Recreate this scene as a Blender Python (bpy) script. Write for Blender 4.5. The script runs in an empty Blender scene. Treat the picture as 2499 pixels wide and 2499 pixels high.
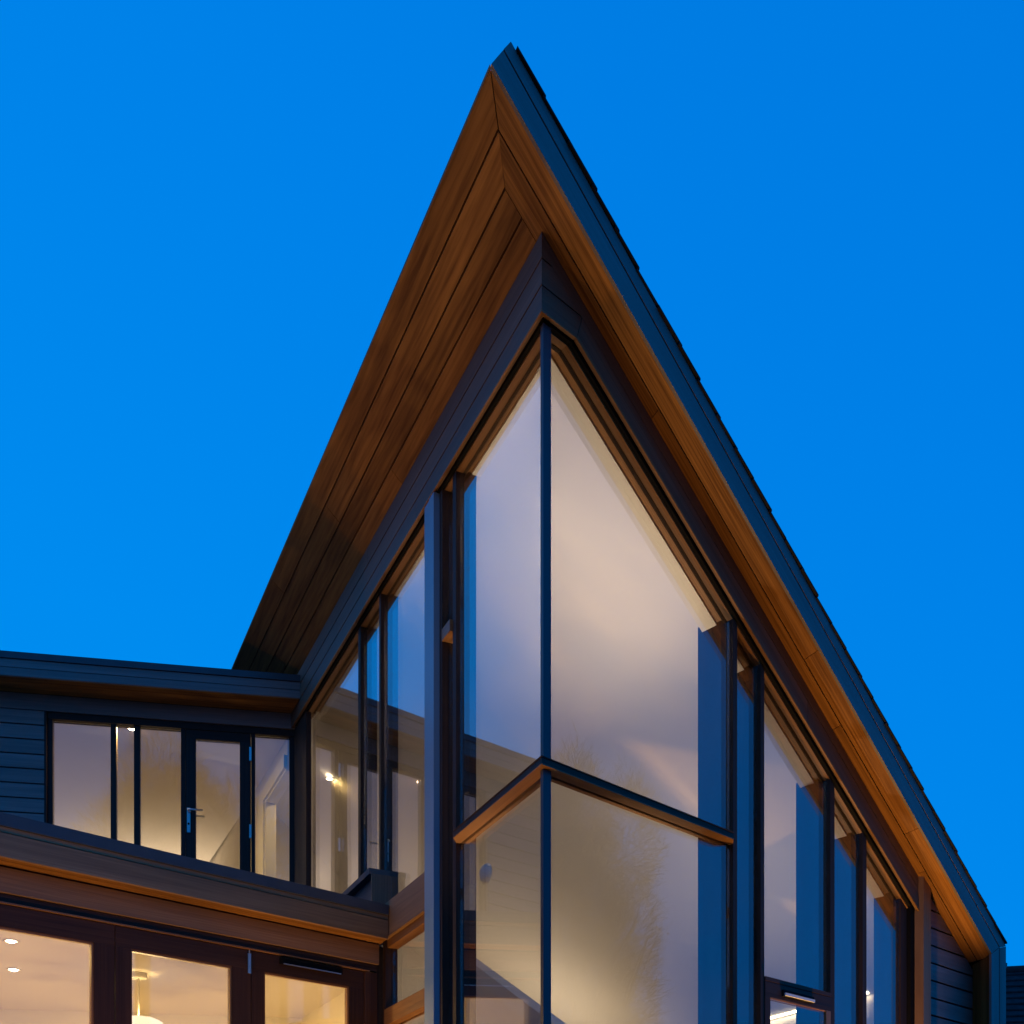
import bpy, math, random
from mathutils import Vector as V
random.seed(7)
sc = bpy.context.scene
col = sc.collection
R = math.radians

# ---------------------------------------------------------------- camera
cam = bpy.data.cameras.new('camera'); camo = bpy.data.objects.new('camera', cam); col.objects.link(camo)
camo.location = (0, 0, 1.5); camo.rotation_euler = (R(90), 0, 0)
cam.sensor_width = 36; cam.lens = 36 * 2680 / 2499; cam.shift_y = (2980 - 1249.5) / 2499
cam.clip_end = 2000; cam.clip_start = 0.05
sc.camera = camo

# ---------------------------------------------------------------- dusk sky
w = bpy.data.worlds.new('World'); sc.world = w; w.use_nodes = True
nt = w.node_tree; nt.nodes.clear()
wo = nt.nodes.new('ShaderNodeOutputWorld'); bg = nt.nodes.new('ShaderNodeBackground')
tc = nt.nodes.new('ShaderNodeTexCoord'); sx = nt.nodes.new('ShaderNodeSeparateXYZ')
rp = nt.nodes.new('ShaderNodeValToRGB')
nt.links.new(tc.outputs['Generated'], sx.inputs[0]); sm = nt.nodes.new('ShaderNodeMath'); sm.operation = 'MULTIPLY_ADD'; sm.inputs[1].default_value = .42
nt.links.new(sx.outputs['X'], sm.inputs[0]); nt.links.new(sx.outputs['Z'], sm.inputs[2]); nt.links.new(sm.outputs[0], rp.inputs[0])
nt.links.new(rp.outputs[0], bg.inputs[0]); nt.links.new(bg.outputs[0], wo.inputs[0])
e = rp.color_ramp.elements
e[0].position = 0.0; e[0].color = (0.110, 0.260, 0.68, 1)
e[1].position = 1.0; e[1].color = (0.000, 0.175, 0.70, 1)
x = e.new(0.17); x.color = (0.000, 0.266, 0.870, 1)
x = e.new(0.33); x.color = (0.000, 0.257, 0.860, 1)
x = e.new(0.66); x.color = (0.000, 0.216, 0.80, 1)
bg.inputs[1].default_value = 1.0

sc.view_settings.view_transform = 'Standard'; sc.view_settings.look = 'None'
sc.view_settings.exposure = 0; sc.view_settings.gamma = 1; sc.view_settings.use_curve_mapping = False
cy = sc.cycles
cy.use_denoising = True; cy.transparent_max_bounces = 24; cy.max_bounces = 10; cy.diffuse_bounces = 5
cy.sample_clamp_indirect = 6; cy.caustics_reflective = False; cy.caustics_refractive = False

# ---------------------------------------------------------------- materials
def mat(name):
    m = bpy.data.materials.new(name); m.use_nodes = True
    return m, m.node_tree, m.node_tree.nodes['Principled BSDF']

def N(t, typ, **kw):
    n = t.nodes.new(typ)
    for k, v in kw.items(): setattr(n, k, v)
    return n

def wood(name, c1, c2, rough=.5, grain=38, spec=.4, vary=.35, bump=.25, knots=0):
    """timber: grain runs along U (metres), every board shifted and toned by its own random number"""
    m, t, p = mat(name); L = t.links.new
    uv = N(t, 'ShaderNodeUVMap'); oi = N(t, 'ShaderNodeObjectInfo')
    cmb = N(t, 'ShaderNodeCombineXYZ'); mu = N(t, 'ShaderNodeMath', operation='MULTIPLY'); mu.inputs[1].default_value = 37
    L(oi.outputs['Random'], mu.inputs[0]); L(mu.outputs[0], cmb.inputs[0]); L(mu.outputs[0], cmb.inputs[1]); L(mu.outputs[0], cmb.inputs[2])
    ad = N(t, 'ShaderNodeVectorMath', operation='ADD'); L(uv.outputs[0], ad.inputs[0]); L(cmb.outputs[0], ad.inputs[1])
    mp = N(t, 'ShaderNodeMapping'); mp.inputs['Scale'].default_value = (.55, grain, 1); L(ad.outputs[0], mp.inputs[0])
    n1 = N(t, 'ShaderNodeTexNoise'); n1.inputs['Scale'].default_value = 1; n1.inputs['Detail'].default_value = 5; n1.inputs['Roughness'].default_value = .62
    n1.inputs['Distortion'].default_value = .8
    L(mp.outputs[0], n1.inputs['Vector'])
    mp2 = N(t, 'ShaderNodeMapping'); mp2.inputs['Scale'].default_value = (2.2, grain * 4, 1); L(ad.outputs[0], mp2.inputs[0])
    n2 = N(t, 'ShaderNodeTexNoise'); n2.inputs['Scale'].default_value = 1; n2.inputs['Detail'].default_value = 2; L(mp2.outputs[0], n2.inputs['Vector'])
    mix = N(t, 'ShaderNodeMix'); mix.inputs[0].default_value = .38; L(n1.outputs[0], mix.inputs[2]); L(n2.outputs[0], mix.inputs[3])
    cr = N(t, 'ShaderNodeValToRGB'); cr.color_ramp.elements[0].position = .36; cr.color_ramp.elements[1].position = .65
    cr.color_ramp.elements[0].color = (*c2, 1); cr.color_ramp.elements[1].color = (*c1, 1)
    L(mix.outputs[0], cr.inputs[0])
    hs = N(t, 'ShaderNodeHueSaturation'); L(cr.outputs[0], hs.inputs['Color'])
    mr = N(t, 'ShaderNodeMapRange'); mr.inputs['To Min'].default_value = 1 - vary; mr.inputs['To Max'].default_value = 1 + vary
    L(oi.outputs['Random'], mr.inputs[0])
    n3 = N(t, 'ShaderNodeTexNoise'); n3.inputs['Scale'].default_value = 1; n3.inputs['Detail'].default_value = 3
    mp3 = N(t, 'ShaderNodeMapping'); mp3.inputs['Scale'].default_value = (.35, 7, 1); L(ad.outputs[0], mp3.inputs[0]); L(mp3.outputs[0], n3.inputs['Vector'])
    mr3 = N(t, 'ShaderNodeMapRange'); mr3.inputs['From Min'].default_value = .3; mr3.inputs['From Max'].default_value = .7
    mr3.inputs['To Min'].default_value = .8; mr3.inputs['To Max'].default_value = 1.2; L(n3.outputs[0], mr3.inputs[0])
    m2 = N(t, 'ShaderNodeMath', operation='MULTIPLY'); L(mr.outputs[0], m2.inputs[0]); L(mr3.outputs[0], m2.inputs[1]); L(m2.outputs[0], hs.inputs['Value'])
    L(hs.outputs[0], p.inputs['Base Color'])
    bp = N(t, 'ShaderNodeBump'); bp.inputs['Strength'].default_value = bump; bp.inputs['Distance'].default_value = .002
    L(mix.outputs[0], bp.inputs['Height']); L(bp.outputs[0], p.inputs['Normal'])
    rr = N(t, 'ShaderNodeMapRange'); rr.inputs['To Min'].default_value = rough - .1; rr.inputs['To Max'].default_value = rough + .12
    L(n1.outputs[0], rr.inputs[0]); L(rr.outputs[0], p.inputs['Roughness'])
    p.inputs['Specular IOR Level'].default_value = spec
    return m

def plain(name, c, rough=.6, metal=0, spec=.5, noise=.06, scale=3, bump=0):
    m, t, p = mat(name); L = t.links.new
    tcn = N(t, 'ShaderNodeTexCoord'); n = N(t, 'ShaderNodeTexNoise'); n.inputs['Scale'].default_value = scale; n.inputs['Detail'].default_value = 4
    L(tcn.outputs['Object'], n.inputs['Vector'])
    hs = N(t, 'ShaderNodeHueSaturation'); hs.inputs['Color'].default_value = (*c, 1)
    mr = N(t, 'ShaderNodeMapRange'); mr.inputs['From Min'].default_value = .3; mr.inputs['From Max'].default_value = .7
    mr.inputs['To Min'].default_value = 1 - noise; mr.inputs['To Max'].default_value = 1 + noise
    L(n.outputs[0], mr.inputs[0]); L(mr.outputs[0], hs.inputs['Value']); L(hs.outputs[0], p.inputs['Base Color'])
    p.inputs['Roughness'].default_value = rough; p.inputs['Metallic'].default_value = metal; p.inputs['Specular IOR Level'].default_value = spec
    if bump:
        b = N(t, 'ShaderNodeBump'); b.inputs['Strength'].default_value = bump; b.inputs['Distance'].default_value = .01
        L(n.outputs[0], b.inputs['Height']); L(b.outputs[0], p.inputs['Normal'])
    return m

def glass_mat(name):
    """double glazing: Schlick reflectance for two surfaces on each face of the unit, the rest passes through"""
    m = bpy.data.materials.new(name); m.use_nodes = True; t = m.node_tree; t.nodes.clear(); L = t.links.new
    o = N(t, 'ShaderNodeOutputMaterial'); mx = N(t, 'ShaderNodeMixShader'); tr = N(t, 'ShaderNodeBsdfTransparent'); gl = N(t, 'ShaderNodeBsdfGlossy')
    tr.inputs[0].default_value = (.97, .965, .96, 1); gl.inputs['Roughness'].default_value = 0.0; gl.inputs[0].default_value = (1, 1, 1, 1)
    g = N(t, 'ShaderNodeNewGeometry'); d = N(t, 'ShaderNodeVectorMath', operation='DOT_PRODUCT')
    tcn = N(t, 'ShaderNodeTexCoord'); nz = N(t, 'ShaderNodeTexNoise'); nz.inputs['Scale'].default_value = .9; nz.inputs['Detail'].default_value = 1
    L(tcn.outputs['Object'], nz.inputs['Vector'])
    bp = N(t, 'ShaderNodeBump'); bp.inputs['Strength'].default_value = .06; bp.inputs['Distance'].default_value = .02
    L(nz.outputs[0], bp.inputs['Height']); L(bp.outputs[0], gl.inputs['Normal'])
    L(g.outputs['Incoming'], d.inputs[0]); L(g.outputs['Normal'], d.inputs[1])
    ab = N(t, 'ShaderNodeMath', operation='ABSOLUTE'); L(d.outputs['Value'], ab.inputs[0])
    s1 = N(t, 'ShaderNodeMath', operation='SUBTRACT'); s1.inputs[0].default_value = 1; L(ab.outputs[0], s1.inputs[1])
    pw = N(t, 'ShaderNodeMath', operation='POWER'); pw.inputs[1].default_value = 5; L(s1.outputs[0], pw.inputs[0])
    ma = N(t, 'ShaderNodeMath', operation='MULTIPLY_ADD'); ma.inputs[1].default_value = .955; ma.inputs[2].default_value = .045; L(pw.outputs[0], ma.inputs[0])
    tw = N(t, 'ShaderNodeMath', operation='MULTIPLY'); tw.inputs[1].default_value = 2; L(ma.outputs[0], tw.inputs[0])
    on = N(t, 'ShaderNodeMath', operation='ADD'); on.inputs[1].default_value = 1; L(ma.outputs[0], on.inputs[0])
    dv = N(t, 'ShaderNodeMath', operation='DIVIDE'); L(tw.outputs[0], dv.inputs[0]); L(on.outputs[0], dv.inputs[1])
    L(dv.outputs[0], mx.inputs[0]); L(tr.outputs[0], mx.inputs[1]); L(gl.outputs[0], mx.inputs[2]); L(mx.outputs[0], o.inputs[0])
    return m

def emit(name, c, s):
    m = bpy.data.materials.new(name); m.use_nodes = True; t = m.node_tree; t.nodes.clear()
    o = N(t, 'ShaderNodeOutputMaterial'); em = N(t, 'ShaderNodeEmission'); em.inputs[0].default_value = (*c, 1); em.inputs[1].default_value = s
    t.links.new(em.outputs[0], o.inputs[0]); return m

M = dict(
    soffit=wood('cedar soffit', (.39, .172, .044), (.140, .055, .013), .55, 34, .18, .20),
    clad=wood('weathered cladding', (.205, .115, .072), (.120, .067, .042), .48, 30, .38, .16),
    fascia=wood('grey fascia timber', (.235, .190, .180), (.165, .135, .128), .55, 30, .40, .10),
    balcony=wood('pale fascia timber', (.340, .190, .095), (.205, .108, .052), .55, 28, .4, .10),
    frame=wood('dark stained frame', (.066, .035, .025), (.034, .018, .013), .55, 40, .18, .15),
    lit_frame=wood('lit frame timber', (.30, .140, .050), (.190, .080, .026), .45, 36, .4, .15),  # paler copy of the frame timber, warm light put into its colour
    door=wood('dark door timber', (.078, .032, .017), (.040, .017, .010), .5, 40, .18, .12),
    post=wood('near black post', (.040, .026, .022), (.022, .015, .013), .55, 36, .2, .15),
    plaster=plain('cream plaster', (.80, .755, .69), .85, spec=.2, noise=.02, scale=1.2),
    white=plain('white paint', (.80, .78, .73), .6, spec=.3, noise=.02),
    steel=plain('anodised corner post', (.030, .032, .045), .4, .0, spec=.5, noise=.05),
    fin=plain('pale grey fin', (.20, .31, .40), .35, .0, noise=.05),
    lead=plain('lead grey capping', (.050, .055, .068), .5, .0, noise=.12, scale=6),
    black=plain('black gap', (.008, .007, .007), .8, spec=.1),
    tile=plain('dark clay tile', (.026, .025, .028), .8, spec=.15, noise=.3, scale=9, bump=.15),
    chrome=plain('brushed metal', (.50, .52, .55), .3, .9, noise=.04, scale=20),
    floor=wood('oak floor', (.36, .24, .13), (.26, .16, .08), .45, 20, .4, .1),
    carpet=plain('beige carpet', (.45, .38, .30), .95, spec=.05, noise=.1, scale=60),
    paving=plain('pale stone paving', (.46, .42, .36), .85, spec=.2, noise=.2, scale=5, bump=.2),
    grass=plain('dark lawn', (.016, .024, .010), .95, spec=.1, noise=.5, scale=14, bump=.6),
    brick=plain('rendered wall', (.35, .30, .26), .9, noise=.15, scale=8),
    bark=plain('bark', (.075, .055, .040), .95, spec=.1, noise=.3, scale=14),
    leaf=plain('autumn leaf', (.070, .058, .022), .8, spec=.2, noise=.4, scale=3),
    glass=glass_mat('double glazing'),
    strip=emit('strip light glow', (1.0, .82, .50), 22.0),
    bulb=emit('lamp glow', (1.0, .80, .52), 60.0),
    shade=emit('pendant shade glow', (1.0, .80, .50), 1.6),
)

# ---------------------------------------------------------------- building grid (metres)
P0 = V((.16745, 6.19, 0))
def dirv(deg): a = R(deg); return V((math.sin(a), math.cos(a), 0))
eL = dirv(-25.2); nL = V((-eL.y, eL.x, 0))        # left glazed wall, runs back from the corner
eR = dirv(47.4); nR = V((eR.y, -eR.x, 0))         # right glazed gable wall
eW = -dirv(80.3); nW = V((-eW.y * -1 * -1, eW.x, 0)); nW = V((math.cos(R(80.3)), -math.sin(R(80.3)), 0))  # upper wing wall
UP = V((0, 0, 1))
SIN = -nL.dot(eR); COS = eL.dot(eR)
def cor(o): return -o * (1 + COS) / SIN             # mitre position along either wall at outward offset o
def FL(a, o, z): return P0 + eL * a + nL * o + UP * z
def FR(a, o, z): return P0 + eR * a + nR * o + UP * z
def FG(d, o, z): return P0 + eL * 2.85 - eR * d + nR * o + UP * z     # ground-floor door plane
def FW(d, o, z): return P0 + eL * 5.80 + eW * d + nW * o + UP * z     # upper wing wall plane
PITCH = .6193; ZS = 7.082
def FS(a, b, h=0): return P0 + eL * a + eR * b + UP * (ZS - PITCH * b + h)   # roof plane (skew)
rake = (eR - UP * PITCH).normalized(); rnorm = eL.cross(rake); rnorm = rnorm if rnorm.z > 0 else -rnorm

# ---------------------------------------------------------------- builders
BASE = V((0, 0, 0))
def link(name, verts, faces, m, parent, axis=UP, smooth=False):
    base = parent['_b'] if parent is not None and '_b' in parent else None
    b = V(base) if base is not None else V((0, 0, 0))
    me = bpy.data.meshes.new(name); me.from_pydata([tuple(v - b) for v in verts], [], faces)
    A = axis.normalized(); B = (UP if abs(A.z) < .8 else V((1, 0, 0))); B = (B - A * B.dot(A)).normalized(); C = A.cross(B)
    uvl = me.uv_layers.new(name='UVMap')
    for lp in me.loops:
        p = verts[lp.vertex_index]; uvl.data[lp.index].uv = (p.dot(A), p.dot(B) + p.dot(C))
    me.materials.append(M[m] if isinstance(m, str) else m)
    if smooth:
        for f in me.polygons: f.use_smooth = True
    import bmesh
    bm = bmesh.new(); bm.from_mesh(me); bmesh.ops.recalc_face_normals(bm, faces=bm.faces); bm.to_mesh(me); bm.free()
    o = bpy.data.objects.new(name, me); col.objects.link(o)
    if parent is not None: o.parent = parent
    o['_b'] = tuple(b)
    return o

def loft(name, A, B, m, parent, axis=UP):
    n = len(A); verts = list(A) + list(B)
    faces = [tuple(range(n))[::-1], tuple(range(n, 2 * n))] + [(i, (i + 1) % n, n + (i + 1) % n, n + i) for i in range(n)]
    return link(name, verts, faces, m, parent, axis)

def boxf(name, F, a0, a1, o0, o1, z0, z1, m, parent, axis=None):
    """box in a wall frame; a0 / a1 may be functions of the offset (mitres)"""
    f = lambda a, o: a(o) if callable(a) else a
    A = [F(f(a0, o0), o0, z0), F(f(a1, o0), o0, z0), F(f(a1, o0), o0, z1), F(f(a0, o0), o0, z1)]
    B = [F(f(a0, o1), o1, z0), F(f(a1, o1), o1, z0), F(f(a1, o1), o1, z1), F(f(a0, o1), o1, z1)]
    if axis is None:
        h = abs(z1 - z0); l = (A[1] - A[0]).length
        axis = UP if h > l else (A[1] - A[0])
    return loft(name, A, B, m, parent, axis)

def polyf(name, F, poly, o0, o1, m, parent, axis, mitre=0):
    """polygon (a, z) in a wall frame between two offsets; points with a == 0 follow the corner mitre"""
    g = lambda o: [F(cor(o) if (mitre and abs(a) < 1e-6) else a, o, z) for a, z in poly]
    return loft(name, g(o0), g(o1), m, parent, axis)

def tube(name, pts, rad, m, parent, seg=10):
    verts = []; faces = []
    for i, p in enumerate(pts):
        d = (pts[min(i + 1, len(pts) - 1)] - pts[max(i - 1, 0)]).normalized()
        s = d.cross(UP if abs(d.z) < .9 else V((1, 0, 0))).normalized(); t = d.cross(s)
        r = rad[i] if isinstance(rad, (list, tuple)) else rad
        verts += [p + (s * math.cos(k * 2 * math.pi / seg) + t * math.sin(k * 2 * math.pi / seg)) * r for k in range(seg)]
    for i in range(len(pts) - 1):
        faces += [(i * seg + k, i * seg + (k + 1) % seg, (i + 1) * seg + (k + 1) % seg, (i + 1) * seg + k) for k in range(seg)]
    faces += [tuple(range(seg))[::-1], tuple(range((len(pts) - 1) * seg, len(pts) * seg))]
    return link(name, verts, faces, m, parent, (pts[-1] - pts[0]), True)

def lathe(name, c, prof, m, parent, ax=UP, seg=24):
    s = ax.cross(V((.3, .9, .2))).normalized(); t = ax.cross(s); verts = []; faces = []
    for r, h in prof: verts += [c + ax * h + (s * math.cos(k * 2 * math.pi / seg) + t * math.sin(k * 2 * math.pi / seg)) * max(r, 1e-4) for k in range(seg)]
    for i in range(len(prof) - 1):
        faces += [(i * seg + k, i * seg + (k + 1) % seg, (i + 1) * seg + (k + 1) % seg, (i + 1) * seg + k) for k in range(seg)]
    return link(name, verts, faces, m, parent, UP, True)

def thing(name, loc, label, cat, group=None):
    o = bpy.data.objects.new(name, None); col.objects.link(o); o.location = loc; o.empty_display_size = .2
    o['label'] = label; o['category'] = cat; o['_b'] = tuple(loc)
    if group: o['group'] = group
    return o
def sub(name, parent):
    o = bpy.data.objects.new(name, None); col.objects.link(o); o.parent = parent; o['_b'] = tuple(parent['_b']); return o

# ================================================================ SETTING
def struct(o, ): o['kind'] = 'structure'; return o
g = link('ground', [V((-400, -300, 0)), V((400, -300, 0)), V((400, 700, 0)), V((-400, 700, 0))], [(0, 1, 2, 3)], 'grass', None); struct(g)
A = [FR(-7, 3.0, .004), FR(7, 3.0, .004), FR(7, .05, .004), FR(-7, .05, .004)]
A = [FL(-.3, 3.4, .0), FL(2.6, 3.4, 0), FL(2.6, .15, 0), FL(-.3, .15, 0)]
B = [p + UP * 1.22 for p in A]
struct(loft('terrace', A, B, 'paving', None, eR))

# ================================================================ MAIN HOUSE
H = thing('timber_house', P0 + eL * 3 + eR * 2.5, 'timber house with a sharp glazed corner under a steep tiled roof', 'house')

# --- left overhang and verge soffit boards (each board a piece, dark shadow gap between)
soff = loft('soffit_backing', [FS(-.22, -.50, .024), FS(9.0, -.50, .024), FS(9.0, 5.1, .024), FS(-.22, 5.1, .024)],
            [FS(-.22, -.50, .036), FS(9.0, -.50, .036), FS(9.0, 5.1, .036), FS(-.22, 5.1, .036)], 'black', H, eL)
G = .0048
def sboard(poly, axis):
    loft('soffit_board', [FS(a, b, 0) for a, b in poly], [FS(a, b, .020) for a, b in poly], 'soffit', soff, axis)
aE, a1, a2 = -.243, -.089, .072; bE, b1, b2, b3 = -.520, -.378, -.238, -.107
AB = 9.0
cuts = [(AB, 2.9), (3.6, AB), (AB, AB), (1.9, 5.2)]
def split(a0lo, a0hi, blo, bhi, joints):
    """one left board as lengths butted at the joints; the first end may be mitred"""
    xs = [None] + joints + [AB]
    for i in range(len(xs) - 1):
        l0 = (a0lo, a0hi) if xs[i] is None else (xs[i] + .0015, xs[i] + .0015)
        e_ = xs[i + 1] - .0015
        sboard([(l0[0], blo), (e_, blo), (e_, bhi), (l0[1], bhi)], eL)
split(aE + .004, a1 - .002, bE, b1 - G, [4.7])
split(a1 + .004, a2 - .002, b1 + G, b2 - G, [3.3])
split(a2 + .004, a2 + .004, b2 + G, b3 - G, [5.6])
split(a2 + .004, a2 + .004, b3 + G, .03, [2.35, 6.2])
bV = 5.30
def vboard(alo, ahi, blo, bhi, joints):
    xs = [None] + joints + [bV]
    for i in range(len(xs) - 1):
        l0 = (blo, bhi) if xs[i] is None else (xs[i] + .0015, xs[i] + .0015)
        e_ = xs[i + 1] - .0015
        sboard([(alo, l0[0]), (alo, e_), (ahi, e_), (ahi, l0[1])], rake)
vboard(aE, a1 - G, bE + .004, b1 + .002, [2.55, 4.0])
vboard(a1 + G, a2, b1 + .004, b2 + .002, [.95, 3.05, 4.35])

# --- verge fascia boards: raked pair then vertical pair below the knee
def fpt(b, h, a): return FS(a, b, h)
fa0, fa1 = aE - .002, aE - .026
def fasc(name, pts, m='fascia', ax=rake):
    return loft(name, [FS(fa1, b, h) for b, h in pts], [FS(fa0, b, h) for b, h in pts], m, H, ax)
# (b, vertical height above the soffit plane); cut square to the slope at the top end
kb0, kb1, kb2 = 5.254, 5.416, 5.540
fasc('fascia_board', [(bE - .004, -.012), (bE + .074, .160), (kb1 - .010, .160), (kb0, -.012)])
fa0, fa1 = aE - .002, aE - .028
fasc('fascia_board', [(bE + .079, .172), (bE + .128, .276), (kb2, .276), (kb1, .172)])
fa0, fa1 = aE - .002, aE - .026
zz = lambda b, z: z - (ZS - PITCH * b)
fasc('fascia_board', [(kb0, zz(kb0, .4)), (kb0, -.016), (kb1 - .010, .154), (kb1 - .010, zz(kb1, .4))], 'fascia', UP)
fa0, fa1 = aE - .002, aE - .028
fasc('fascia_board', [(kb1, zz(kb1, .4)), (kb1, .166), (kb2, .272), (kb2, zz(kb2, .4))], 'fascia', UP)
# reveal board behind the vertical fascia (closes the soffit down the right end)
loft('reveal_board', [FR(5.36, .006, .4), FR(5.188, .232, .4), FR(5.205, .25, .4), FR(5.40, .006, .4)],
     [FR(5.36, .006, 3.79), FR(5.188, .232, 3.80), FR(5.205, .25, 3.80), FR(5.40, .006, 3.79)], 'soffit', H, UP)

# --- roof: deck, verge tiles, tile courses behind
deck = loft('roof', [FS(-.220, bE + .03, .04), FS(9, bE + .03, .04), FS(9, 5.5, .04), FS(-.225, 5.5, .04)],
            [FS(-.225, bE + .145, .285), FS(9, bE + .145, .285), FS(9, 5.5, .285), FS(-.225, 5.5, .285)], 'tile', H, eL)
nC = 31; p0 = bE + .165; pitchb = (5.50 - p0) / nC
for i in range(nC):
    b0 = p0 + i * pitchb; b1_ = b0 + pitchb * 1.12
    j = random.uniform(-.006, .006); h = random.uniform(-.003, .003)
    lo = .277 + h; hi = .291 + h
    for k, (x0, x1) in enumerate([(-.286 + j, -.012 + j), (-.006 + j, .27 + j)]):
        A = [FS(x0, b0, lo), FS(x1, b0, lo), FS(x1, b1_, hi), FS(x0, b1_, hi)]
        dv = UP * .013
        rg = random.uniform(-.02, .02)
        A[2] = A[2] + rake * rg; A[3] = A[3] - rake * rg
        loft('roof_tile', A, [q + dv for q in A], 'tile', deck, eL)
    A = [FS(.28 + j, b0, lo), FS(9, b0, lo), FS(9, b1_, hi), FS(.28 + j, b1_, hi)]
    loft('tile_course', A, [q + UP * .016 for q in A], 'tile', deck, eL)
# gutter along the low eave (half-round, seen on its end)
prof = []
for k in range(9):
    an = math.pi * (k / 8); prof.append((math.cos(an) * .062, -math.sin(an) * .062))
gp = [FS(.0, 5.68, 0)]; gz = 3.86
def gpt(a, u, v): q = P0 + eL * a + eR * (5.80 + u); return V((q.x, q.y, gz + v))
vv = [gpt(-.12, u, v) for u, v in prof] + [gpt(8.5, u, v) for u, v in prof] + [gpt(-.12, u * .9, v * .9) for u, v in prof] + [gpt(8.5, u * .9, v * .9) for u, v in prof]
ff = [(i, i + 1, i + 10, i + 9) for i in range(8)] + [(18 + i, 19 + i, 28 + i, 27 + i) for i in range(8)] + [tuple(range(9))]
link('gutter', vv, ff, 'lead', H, eL)

# --- cladding above the glazing (left wall: three full boards; right wall: boards following the rake)
cl = boxf('wall_backing', FL, .10, 9.0, -.060, -.030, 6.66, 7.10, 'black', H, eL)
zb = [6.634, 6.779, 6.929, 7.080]
for i in range(3):
    z0, z1 = zb[i] + (0 if i == 0 else .006), zb[i + 1] - .006
    jl = [2.05, 4.1, 3.2][i]
    boxf('cladding_board', FL, cor, jl - .001, -.026, 0, z0, z1, 'clad', cl, eL)
    boxf('cladding_board', FL, jl + .001, 9.0, -.026, 0, z0, z1, 'clad', cl, eL)
rk = lambda c, mu: c - PITCH * mu
muE = 4.372
cr_ = polyf('wall_backing', FR, [(.10, 6.66), (.30, 6.66), (muE, rk(6.83, muE)), (muE, rk(7.11, muE)), (.10, 7.05)], -.060, -.030, 'black', H, rake)
polyf('cladding_board', FR, [(0, 6.634), (.283, 6.634), (.326, 6.775), (0, 6.775)], -.026, 0, 'clad', cr_, eR, 1)
polyf('cladding_board', FR, [(0, 6.783), (.318, 6.783), (.082, 6.925), (0, 6.925)], -.026, 0, 'clad', cr_, eR, 1)
polyf('cladding_board', FR, [(0, 6.933), (.074, 6.933), (1.5, rk(6.984, 1.5)), (1.5, rk(ZS - .004, 1.5)), (0, ZS - .004)], -.026, 0, 'clad', cr_, rake, 1)
polyf('cladding_board', FR, [(1.503, rk(6.984, 1.503)), (muE, rk(6.984, muE)), (muE, rk(ZS - .004, muE)), (1.503, rk(ZS - .004, 1.503))], -.026, 0, 'clad', cr_, rake)
polyf('cladding_board', FR, [(.286, 6.632), (2.7, rk(6.809, 2.7)), (2.7, rk(6.975, 2.7)), (.330, 6.772)], -.026, 0, 'clad', cr_, rake)
polyf('cladding_board', FR, [(2.703, rk(6.809, 2.703)), (muE, rk(6.809, muE)), (muE, rk(6.975, muE)), (2.703, rk(6.975, 2.703))], -.026, 0, 'clad', cr_, rake)
# thin drip lip under the cladding
boxf('drip_lip', FL, cor, 5.45, -.004, .008, 6.620, 6.632, 'lit_frame', cl, eL)
polyf('drip_lip', FR, [(0, 6.620), (.272, 6.620), (.281, 6.632), (0, 6.632)], -.004, .008, 'lit_frame', cr_, eR, 1)
polyf('drip_lip', FR, [(.274, 6.620), (muE, rk(6.790, muE)), (muE, rk(6.806, muE)), (.283, 6.632)], -.004, .008, 'lit_frame', cr_, rake)

# ---------------- left glazed wall
GO0, GO1 = -.100, -.080       # glass unit
FO = -.050                    # face of the frames
lw = boxf('window_frame', FL, cor, 5.62, -.125, -.055, 6.606, 6.700, 'lit_frame', H, eL)      # head
boxf('painted_shade', FL, cor, 5.60, -.054, -.031, 6.616, 6.70, 'black', lw, eL)  # solid black strip painting the recess shade over the head frame
boxf('gasket', FL, cor, 5.30, -.126, -.101, 6.600, 6.6055, 'black', lw, eL)
def mull(F, a0, a1, z0, z1, par, m='frame', o1=FO, o0=-.082):
    boxf('mullion', F, a0, a1, o0, o1, z0, z1, m, par, UP)
def ipost(F, a0, a1, z0, z1, par, dep=-.30):
    boxf('inner_post', F, a0, a1, dep, -.083, z0, z1, 'post', par, UP)
def pane(F, a0, a1, z0, z1, par):
    return boxf('pane', F, a0, a1, GO0, GO1, z0, z1, 'glass', par, UP)
ZG = 1.28
ZT0, ZT1 = 4.075, 4.124
def edge_L(o): return cor(-.033) + .004
# upper / lower corner panes
pane(FL, lambda o: cor(o) + .012, 1.393, ZT1 - .02, 6.615, lw); pane(FL, lambda o: cor(o) + .012, 1.393, ZG, ZT0 + .02, lw)
mull(FL, 1.395, 1.447, ZG, 6.610, lw)                      # beside the corner panes
ipost(FL, 1.395, 1.447, ZG, 6.640, lw, -.20)
# narrow opening light between corner pane and fin
boxf('sash', FL, 1.612, 1.660, -.082, -.035, ZG, 6.608, 'frame', lw, UP)
boxf('sash', FL, 1.449, 1.457, -.082, -.052, ZG, 6.608, 'frame', lw, UP)
boxf('sash', FL, 1.459, 1.610, -.11, -.030, 5.545, 5.625, 'lit_frame', lw, eL)
pane(FL, 1.459, 1.610, 5.63, 6.60, lw); pane(FL, 1.459, 1.610, ZG, 5.54, lw)
ipost(FL, 1.613, 1.690, ZG, 6.640, lw, -.20)
# projecting fin of two boards
boxf('fin_board', FL, 1.676, 1.768, -.10, 0.004, ZG - .1, 6.618, 'fin', lw, UP)
boxf('fin_board', FL, 1.774, 1.868, -.10, 0.000, ZG - .1, 6.618, 'fin', lw, UP)
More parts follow.
